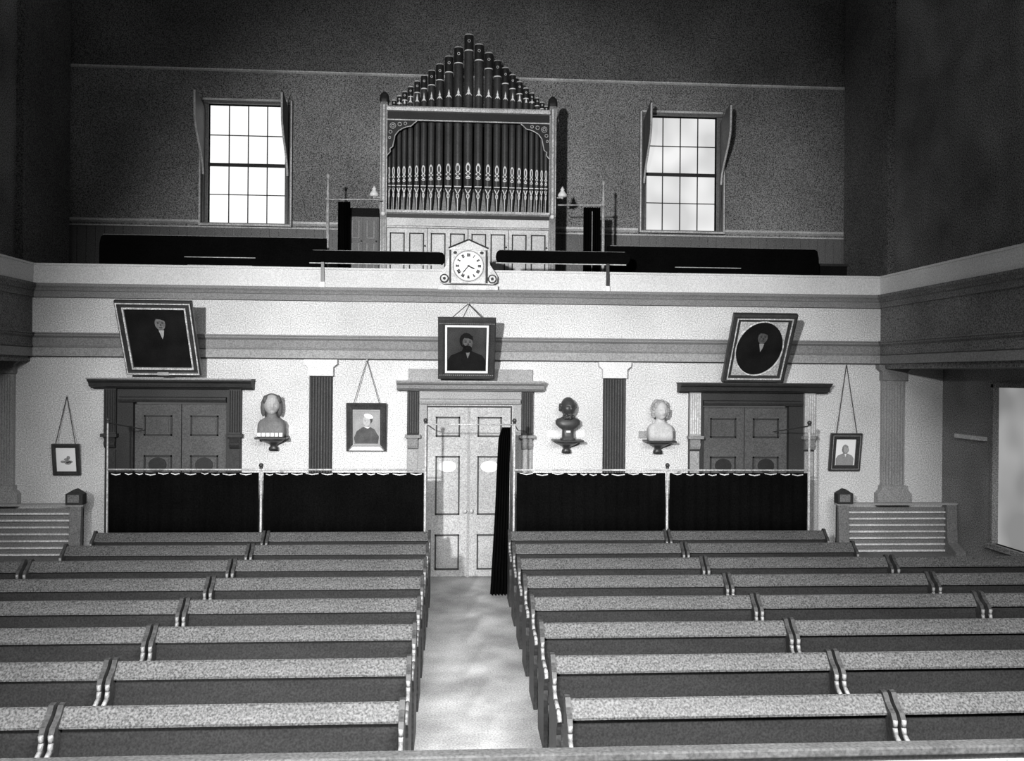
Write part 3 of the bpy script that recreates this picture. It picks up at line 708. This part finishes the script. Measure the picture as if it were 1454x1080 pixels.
# ------------------------------------------------------------------ clock on the parapet
cc_ = at(665, 379, -.13); zb = at(665, 412, -.13).z
r = empty('gallery_clock', (cc_.x, -.085, zb), 'pale wooden clock with pediment and scrolled sides on the gallery front', 'clock')
z0 = cc_.z - zb
MB().box(-.46, .45, -.10, .0, 0, .075).build('base', 'clock', r, bevel=.008)
MB().box(-.26, .26, -.16, .04, .09, z0+.27).build('case', 'clock', r, bevel=.01)
MB().prism([(-.29, z0+.24), (.29, z0+.24), (.29, z0+.27), (.0, z0+.40), (-.29, z0+.27)], 'y', -.18, .04).build('pediment', 'clock', r)
t = MB()
t.tube((-.30, -.19, z0+.265), (0, -.19, z0+.395), .012); t.tube((.30, -.19, z0+.265), (0, -.19, z0+.395), .012)
t.build('pediment_edge', 'sdark', r)
for s_ in (-1, 1):
    pts = [(s_*.26, .09), (s_*.26, z0+.22), (s_*.30, z0+.14), (s_*.33, z0+.02), (s_*.40, z0-.08), (s_*.44, .20), (s_*.43, .12), (s_*.37, .085)]
    MB().prism(pts if s_ > 0 else pts[::-1], 'y', -.13, .0).build('side_scroll', 'clock', r)
    t = MB().m('sdark').ell(s_*.36, .165, .068, .068, -.15, .02); t.m('clock').ell(s_*.36, .165, .048, .048, -.158, .01); t.m('sdark').ell(s_*.36, .165, .022, .022, -.165, .008); t.build('rosette', None, r)
    t = MB().ell(s_*.2, z0+.2, .028, .022, -.165, .006); t.build('corner_ornament', 'sdark', r)
    t = MB().box(s_*.275-.012, s_*.275+.012, -.165, -.15, .1, z0+.24); t.build('edge_strip', 'sdark', r)
MB().ell(0, z0, .235, .235, -.175, .02, 40).build('bezel', 'mould2', r)
d = MB().ell(0, z0, .218, .218, -.18, .01, 40).build('dial', 'dial', r)
# roman numerals
strokes = {'I': [((0,-1),(0,1))], 'V': [((-.5,1),(0,-1)),((.5,1),(0,-1))], 'X': [((-.5,1),(.5,-1)),((.5,1),(-.5,-1))]}
num = MB()
for i, R in enumerate(['XII','I','II','III','IIII','V','VI','VII','VIII','IX','X','XI']):
    a = -i*PI/6; wd = {'I': .013, 'V': .022, 'X': .024}; tot = sum(wd[c] for c in R); x = -tot/2
    for ch in R:
        cx = x + wd[ch]/2; x += wd[ch]
        for (p, q) in strokes[ch]:
            P0 = Vector((cx + p[0]*.016, .165 + p[1]*.024)); P1 = Vector((cx + q[0]*.016, .165 + q[1]*.024))
            dd = (P1-P0).normalized(); nn = Vector((-dd.y, dd.x)  )*.0058
            quad = [P0+nn, P0-nn, P1-nn, P1+nn]
            num.flat([(v.x*math.cos(a)-v.y*math.sin(a), z0+v.x*math.sin(a)+v.y*math.cos(a)) for v in quad], -.1815)
num.build('numerals', 'ink', d)
for ang, l, w_, nm in ((116, .115, .011, 'hour_hand'), (219, .15, .008, 'minute_hand')):
    a = math.radians(ang); dx, dz = math.sin(a), math.cos(a); px_, pz_ = dz*w_, -dx*w_
    MB().flat([(-dx*.02+px_*.6, z0-dz*.02+pz_*.6), (-dx*.02-px_*.6, z0-dz*.02-pz_*.6), (dx*l*.7-px_, z0+dz*l*.7-pz_), (dx*l, z0+dz*l), (dx*l*.7+px_, z0+dz*l*.7+pz_)], -.186, .003).build(nm, 'ink', d)
MB().ell(0, z0, .013, .013, -.19, .006, 14).build('arbor', 'ink', d)
# ------------------------------------------------------------------ upholstered rails above the parapet
def hand_rail(p0, p1, posts, label):
    a, c = at(p0, 357, -.0), at(p1, 357, .0); L = c.x-a.x; za = at((p0+p1)/2, 374.5, 0).z; zt = at((p0+p1)/2, 357, 0).z
    r = empty('gallery_rail', ((a.x+c.x)/2, -.0, 4.7), label, 'railing', 'black upholstered rails on the gallery front')
    h = (zt-za)/2; zc = (zt+za)/2-4.7; pts = []
    for sgn, a0 in ((1, -PI/2), (-1, PI/2)):
        for i in range(7):
            t_ = a0 + PI*i/6; pts.append((sgn*(L/2-h*.6) + math.cos(t_)*h*.6, zc+math.sin(t_)*h))
    MB().prism(pts, 'y', -.03, .03).build('padded_rail', 'black', r)
    MB().tube((-L/2, -.035, zc-h-.006), (L/2-.06, -.035, zc-h-.006), .008, n=6).build('lower_bead', 'line', r)
    MB().tube((-L/2+.05, -.02, zc+h+.002), (L/2-.08, -.02, zc+h+.002), .006, n=6).build('upper_bead', 'mould', r)
    for px in posts:
        x = at(px, 390, -.1).x - r.location.x
        t = MB().m('frame').box(x-.025, x+.025, -.115, -.088, -.22, .0).box(x-.02, x+.02, -.115, -.02, -.0, zc-h).m('plate').box(x-.03, x+.03, -.12, -.088, -.30, -.22)
        t.build('stanchion', None, r)
    return r
hand_rail(440, 632, (458,), 'black upholstered rail on stanchions on the gallery front left of the clock')
hand_rail(704, 894, (863,), 'black upholstered rail on stanchions on the gallery front right of the clock')
# pale narrow stands beside the clock
# ------------------------------------------------------------------ gallery benches
def gal_bench(pa, pb, pt, label, sgn):
    y = .75; a, c = at(pa, pt, y), at(pb, pt, y); zt = (a.z+c.z)/2
    r = empty('gallery_bench', ((a.x+c.x)/2, y, 3.5), label, 'bench', 'long black benches in the gallery'); L = c.x-a.x; H = zt-3.5
    o_ = sgn*L/2      # outer end is rounded
    pts = [(-o_, .3), (-o_, H), (o_*.96, H), (o_*.985, H-.03), (o_*.998, H-.14), (o_, H-.26), (o_, .3)]
    MB().prism(pts if sgn > 0 else pts[::-1], 'y', -.03, .03).build('backrest', 'black', r)
    MB().tube((-L/2+.05, -.0, H+.004), (L/2-.06, 0, H+.004), .010, n=6).build('top_bead', 'mould', r)
    MB().box(-L/2, L/2, -.48, -.03, .42, .47).build('seat', 'blackwood', r)
    for k in (-1, 1): MB().box(k*L/2-.03, k*L/2+.03, -.5, .05, 0, .75).build('end_panel', 'blackwood', r)
    for z, l in ((H-.33, .55), (H-.46, .5)): MB().tube((-sgn*.1-l, -.035, z), (-sgn*.1+l, -.035, z), .006, n=6).build('book_ledge', 'line', r)
    return r
gal_bench(142, 464, 336, 'long black bench back in the gallery below the left window', -1)
gal_bench(862, 1162, 352, 'long black bench back with rounded end in the gallery below the right window', 1)
a = at(1150, 374, .9); c = at(1196, 378, .9)
r = empty('gallery_chest', ((a.x+c.x)/2, 1.1, 3.5), 'low black chest at the right end of the gallery beside the long bench', 'chest')
MB().box(-.36, .36, -.2, .25, 0, a.z-3.5-.04).build('body', 'blackwood', r); MB().box(-.38, .38, -.22, .27, a.z-3.54, a.z-3.5).build('lid', 'sdark', r)
# ------------------------------------------------------------------ organ
OY = 2.2
org = empty('pipe_organ', (0, OY, 3.95), 'large pipe organ with a pyramid of stencilled pipes in the middle of the gallery', 'organ')
def OP(px, py, y=OY): v = at(px, py, y); return v.x, v.z-3.95
def ozz(py): return OP(665, py)[1]
XL, XR = -1.56, 1.55
z_rail = ozz(167); z_low = ozz(306); z_base = 0
MB().box(XL+.02, XR-.02, .12, 1.3, 0, z_low-.06).build('lower_case', 'casepale', org)
MB().box(XL+.02, XR-.02, .55, 1.3, z_low-.06, z_rail).build('inner_case', 'casedark', org)
for x in (XL+.055, XR-.055):
    zt = ozz(148)
    p = MB().m('case').box(x-.06, x+.06, -.02, .14, 0, zt); p.m('gilt').box(x-.018, x+.018, -.035, -.02, z_low+.05, zt-.05).box(x+.045, x+.06, -.03, -.02, z_low, zt-.05).box(x-.06, x-.05, -.03, -.02, z_low, zt-.05)
    for q in (-.04, -.013, .013, .04): p.box(x+q-.004, x+q+.004, -.03, -.02, .05, z_low-.1)
    po = p.build('corner_post', None, org)
    MB().loft([(zt, x, .06, .07, .09, .5), (zt+.03, x, .06, .085, .1, .5), (zt+.06, x, .06, .085, .1, .6), (zt+.14, x, .06, .075, .08, .8), (zt+.19, x, .06, .03, .03, 1)]).build('finial', 'casedark', po)
    MB().sph((x, -.04, z_low), .042, 12).build('boss', 'plate', po, smooth=True)
    MB().box(x-.05, x+.05, .14, 1.3, 0, zt-.1).build('side_case', 'casedark', org)
XI0, XI1 = XL+.11, XR-.11
t = MB().m('gilt').prism([(-.02, z_rail+.07), (-.10, z_rail+.07), (-.11, z_rail+.12), (-.09, z_rail+.15), (-.02, z_rail+.15)], 'x', XI0, XI1)
t.m('casedark').box(XI0, XI1, -.02, .12, z_rail-.07, z_rail+.11); t.m('gilt').box(XI0, XI1, -.045, -.02, z_rail-.09, z_rail-.07); t.build('top_rail', None, org)
t = MB().m('gilt').prism([(.1, z_low), (-.04, z_low), (-.10, z_low+.02), (-.11, z_low+.06), (-.04, z_low+.07), (.1, z_low+.07)], 'x', XI0, XI1)
t.m('casedark').box(XI0, XI1, -.03, .12, z_low-.06, z_low); t.m('casepale').box(XI0, XI1, -.005, .13, z_low-.2, z_low-.06); t.build('lower_rail', None, org)
MB().box(XI0, XI1, -.02, .13, z_low-.235, z_low-.21).build('panel_cornice', 'gilt', org)
# panelled base: eight panels in four doors
wd = (XI1-XI0)/4
for i in range(4):
    x0 = XI0+i*wd
    dd = MB().box(x0+.006, x0+wd-.006, .03, .12, 0, z_low-.24).build('case_door', 'casepale', org)
    t = MB(); e = MB()
    for k in range(2):
        xa = x0 + .06 + k*(wd/2-.02); xb = xa + wd/2-.10; za, zc = .2, z_low-.32
        e.box(xa, xb, .012, .03, za, za+.02).box(xa, xb, .012, .03, zc-.02, zc).box(xa, xa+.02, .012, .03, za, zc).box(xb-.02, xb, .012, .03, za, zc)
        t.box(xa+.04, xb-.04, .018, .03, za+.04, zc-.04)
    e.build('panel_moulding', 'sdark', dd); t.build('panel', 'casepale', dd)
    MB().sph((x0+wd-.04, .015, z_low-.55), .016, 8).build('knob', 'frame', dd)
# spandrel brackets under the top rail
for s_ in (-1, 1):
    xe = XI0 if s_ < 0 else XI1; zt = z_rail-.09
    def SP(u, v): return (xe - s_*u, zt - v)
    arc = [SP(0, 0), SP(.52, 0), SP(.47, .04), SP(.42, .09), SP(.36, .10), SP(.28, .13), SP(.20, .18), SP(.14, .26), SP(.12, .36), SP(.10, .46), SP(.05, .50), SP(.06, .55), SP(0, .62)]
    sp = MB().prism(arc if s_ > 0 else arc[::-1], 'y', -.005, .05).build('spandrel', 'casedark', org)
    t = MB()
    for a_, b_ in zip(arc[1:], arc[2:]): t.tube((a_[0], -.012, a_[1]), (b_[0], -.012, b_[1]), .009, n=6)
    for (u, v, rr) in ((.10, .09, .05), (.10, .09, .025), (.22, .06, .032), (.32, .045, .025), (.06, .2, .028), (.045, .3, .02)):
        for i in range(12):
            a1, a2 = 2*PI*i/12, 2*PI*(i+1)/12; c = SP(u, v)
            t.tube((c[0]+rr*math.cos(a1), -.012, c[1]+rr*math.sin(a1)), (c[0]+rr*math.cos(a2), -.012, c[1]+rr*math.sin(a2)), .006, n=5)
    t.build('scrollwork', 'gilt', sp)
# pipes: 23, centre the tallest
cxs = [551.4,557.9,565.3,573,581.4,590.9,600.7,611.5,623.1,636.2,649.8,664.5,679,693,705.7,717.1,727.5,737.5,746.8,755.2,762.9,769.9,776]
tops = [146,141,135,129,122,115,107,99,90,81,69,57,45,58,70,81,92,102,111,119,127,134,140,147]
tops = [144,138,132,126,119,111,103,96,87,76,63,45,59,71,82,92,102,112,121,128,135,141,147]
zm = ozz(264)
for i, px in enumerate(cxs):
    l = cxs[max(i-1, 0)]; rr_ = cxs[min(i+1, 22)]; gap = (rr_-l)/2 if 0 < i < 22 else 6.6
    x = OP(px, 264)[0]; rad = gap*.01245*.44
    zt = OP(px, tops[i]+2)[1]; yc = .16 + .0*i
    if zt < z_rail+.2: zt = z_rail+.2
    p = MB().tube((x, yc, zm), (x, yc, zt), rad, n=16).build('organ_pipe', 'pipe', org, smooth='auto')
    # foot
    MB().lathe([(rad*.28, z_low+.06), (rad*.34, z_low+.12), (rad*.95, zm-.005), (rad, zm)], (x, yc), 14).build('pipe_foot', 'pipe', p, smooth=True)
    # mouth
    t = MB().m('plate').prism([(x-rad*.8, zm+.0), (x+rad*.8, zm), (x+rad*.8, zm+.014), (x-rad*.8, zm+.014)], 'y', yc-rad*1.03, yc-rad*.6)
    t.m('casedark').box(x-rad*.8, x+rad*.8, yc-rad*1.01, yc-rad*.6, zm-.022, zm)
    t.build('mouth', None, p)
    # dark collar with ring near the top
    ch = min(.26, (zt-z_rail)*.28)
    t = MB().m('pipecap').tube((x, yc, zt-ch), (x, yc, zt+.005), rad*1.06, n=16); t.m('gilt').tube((x, yc, zt), (x, yc, zt+.025), rad*1.02, n=16)
    t.m('stencil').tube((x, yc, zt-ch-.018), (x, yc, zt-ch+.004), rad*1.05, n=16, caps=False)
    for j in range(10):
        a1, a2 = 2*PI*j/10, 2*PI*(j+1)/10; q = rad*.3
        t.tube((x+q*math.cos(a1), yc-rad*1.08, zt-ch*.42+q*math.sin(a1)), (x+q*math.cos(a2), yc-rad*1.08, zt-ch*.42+q*math.sin(a2)), .004, n=5)
    t.build('collar', None, p)
    # stencilled ornaments: finial above the rail, drop above the mouth, loops on the foot
    t = MB(); yf = yc-rad*1.02
    hz = OP(px, 130)[1] - (abs(px-664.5)*.0016); u = rad
    if hz+.05 < zt-ch-.03 and abs(px-664.5) < 85:
        t.prism([(x-u*.75, hz-.04), (x-u*.1, hz+.03), (x+u*.1, hz+.03), (x+u*.75, hz-.04), (x+u*.25, hz-.015), (x, hz-.03), (x-u*.25, hz-.015)], 'y', yf-.004, yc-rad*.7)
        t.prism([(x-u*.3, hz+.03), (x+u*.3, hz+.03), (x+u*.12, hz+.075), (x, hz+.12), (x-u*.12, hz+.075)], 'y', yf-.004, yc-rad*.9)
    elif hz < zt-ch: t.prism([(x-u*.4, hz-.03), (x+u*.4, hz-.03), (x, hz+.05)], 'y', yf-.004, yc-rad*.7)
    za = zm + .42 - abs(px-664.5)*.0008 * 1.0; hh = .19
    def lp(cz, rx, rz, th):
        for j in range(12):
            a1, a2 = 2*PI*j/12, 2*PI*(j+1)/12
            t.tube((x+rx*math.cos(a1), yf-.003, cz+rz*math.sin(a1)), (x+rx*math.cos(a2), yf-.003, cz+rz*math.sin(a2)), th, n=5, caps=False)
    lp(za-.075, u*.42, .075, .0085 if u > .04 else .0065)
    t.sph((x, yf-.003, za-.01), u*.34, 8)
    for q in (-1, 1):
        t.tube((x+q*u*.15, yf-.003, za-.15), (x+q*u*.6, yf, za-.185), .007, n=5); t.tube((x+q*u*.15, yf-.003, za-.20), (x+q*u*.6, yf, za-.17), .006, n=5)
        t.tube((x, yf-.003, za-.21), (x+q*u*.55, yf, za-.255), .007, n=5)
    t.box(x-u*.42, x+u*.42, yf-.005, yc-rad*.8, za-.27, za-.256).box(x-u*.3, x+u*.3, yf-.005, yc-rad*.8, za-.24, za-.228)
    # foot ornament
    yfoot = yc - rad*.80
    for q in (-1, 1): t.tube((x+q*u*.62, yc-rad*.85, zm-.035), (x+q*u*.1, yc-rad*.86, zm-.11), .009 if u > .04 else .006, n=5)
    for j in range(10):
        a1, a2 = 2*PI*j/10, 2*PI*(j+1)/10; rx = u*.27
        t.tube((x+rx*math.cos(a1), yc-rad*.76, zm-.16+.042*math.sin(a1)), (x+rx*math.cos(a2), yc-rad*.76, zm-.16+.042*math.sin(a2)), .008 if u > .04 else .006, n=5)
    t.tube((x, yc-rad*.66, zm-.2), (x, yc-rad*.42, z_low+.09), u*.13, u*.1, n=6)
    t.build('stencil_ornament', 'stencil', p)
MB().box(XI0, XI1, .24, .5, zm-.05, zm).build('pipe_rack', 'casedark', org)
MB().box(XI0, XI1, .30, .5, z_low, z_low+.5).build('back_board', 'case', org)
# lamps beside the organ
for px, py, lab in ((533, 272, 'small white glass lamp on the left post of the organ'), (798, 273, 'small white bell-shaped lamp on the right post of the organ')):
    v = at(px, py, OY-.02); v.x += (-.02 if px < 600 else .008); r = empty('organ_lamp', v, lab, 'lamp', 'small lamps on the organ posts')
    q = 1 if px < 600 else -1
    MB().lathe([(.05, -.09), (.075, -.08), (.085, -.05), (.05, .0), (.03, .03), (.04, .05), (.02, .075), (.012, .10)], n=16).build('lamp_shade', 'plate', r, smooth=True)
    MB().tube((0, 0, -.10), (q*.1, .0, -.10), .01, n=6).tube((0, 0, -.12), (0, 0, -.05), .018, n=8).build('arm', 'post', r)
# cabinet left of the organ
v0, v1 = at(494, 300, 2.15), at(538, 300, 2.15)
r = empty('organ_cabinet', ((v0.x+v1.x)/2, 2.15, 3.95), 'grey panelled cabinet with black top against the left side of the organ', 'cabinet')
Hc = v0.z-3.95; wc = v1.x-v0.x
MB().box(-wc/2, wc/2, 0, .8, 0, Hc-.09).build('body', 'dado', r); MB().box(-wc/2-.02, wc/2, -.03, .8, Hc-.09, Hc+.06).build('top', 'blackwood', r)
for i in range(2):
    xa = -wc/2+.02+i*(wc/2-.01); dd = MB().box(xa, xa+wc/2-.03, -.02, 0, .05, Hc-.11).build('cabinet_door', 'dado', r)
    t = MB()
    for za, zb_ in ((Hc-.46, Hc-.16), (.3, Hc-.56)):
        for x in (xa+.06, xa+wc/2-.09): t.box(x-.007, x+.007, -.03, -.02, za, zb_)
        t.box(xa+.06, xa+wc/2-.09, -.03, -.02, za-.012, za)
    t.build('panel_moulding', 'mould2', dd)
    MB().sph((xa+wc/2-.05, -.03, Hc-.52), .014, 8).build('knob', 'frame', dd)
# screens either side: post, rod, bunched curtain
def screen(pp, ptop, rp0, rp1, pyr, cur, side):
    y = 1.95
    v = at(pp, ptop, y); r = empty('screen_post', (v.x, y, 3.95), 'tall pale post with finial standing in the gallery %s of the organ' % side, 'post', 'posts of the organ screens')
    zr = at(pp, pyr, y).z-3.95
    MB().tube((0, 0, 0), (0, 0, zr), .028, n=10).tube((0, 0, zr), (0, 0, v.z-3.95-.08), .022, .014, n=10).build('shaft', 'post', r, smooth=True)
    MB().sph((0, 0, v.z-3.95-.05), .03, 10, sz=1.6).build('finial', 'post', r, smooth=True)
    MB().lathe([(.045, zr-.02), (.045, zr+.02)], n=12).build('collar', 'post', r)
    a, c = at(rp0, pyr, y), at(rp1, pyr, y)
    tag(MB().tube(a, c, .011, n=8).build('screen_rod', 'post'), 'thin horizontal rod joining the %s gallery post to the organ' % side, 'rod', 'rods of the organ screens')
    x0 = at(cur[0], pyr, y).x; x1 = at(cur[1], pyr, y).x; zt = at(cur[0], pyr+3, y).z
    t = MB(); nn = 30; g_ = []
    for z in (3.96, 4.6, 5.4, zt):
        g_.append([t.bm.verts.new((x0+(x1-x0)*i/nn, y+.03*math.sin(i*1.5)+.0, z)) for i in range(nn+1)] + [t.bm.verts.new((x1-(x1-x0)*i/nn, y+.04+.03*math.sin((nn-i)*1.5), z)) for i in range(nn+1)])
    m_ = len(g_[0])
    for a_, b_ in zip(g_, g_[1:]):
        for i in range(m_): t.f([a_[i], a_[(i+1) % m_], b_[(i+1) % m_], b_[i]])
    tag(t.build('screen_curtain', 'black'), 'black curtain bunched on the rod %s of the organ' % side, 'curtain', 'curtains of the organ screens')
screen(466, 246, 466, 541, 283, (480, 497), 'left'); screen(857, 256, 792, 857, 291, (829, 853), 'right')
v = at(841, 300, 1.88); v2 = at(841, 356, 1.88)
tag(MB().tube((v.x, 1.88, 3.95), v, .008, n=6).build('music_stand', 'mould2'), 'thin upright stick before the black curtain right of the organ', 'stick')
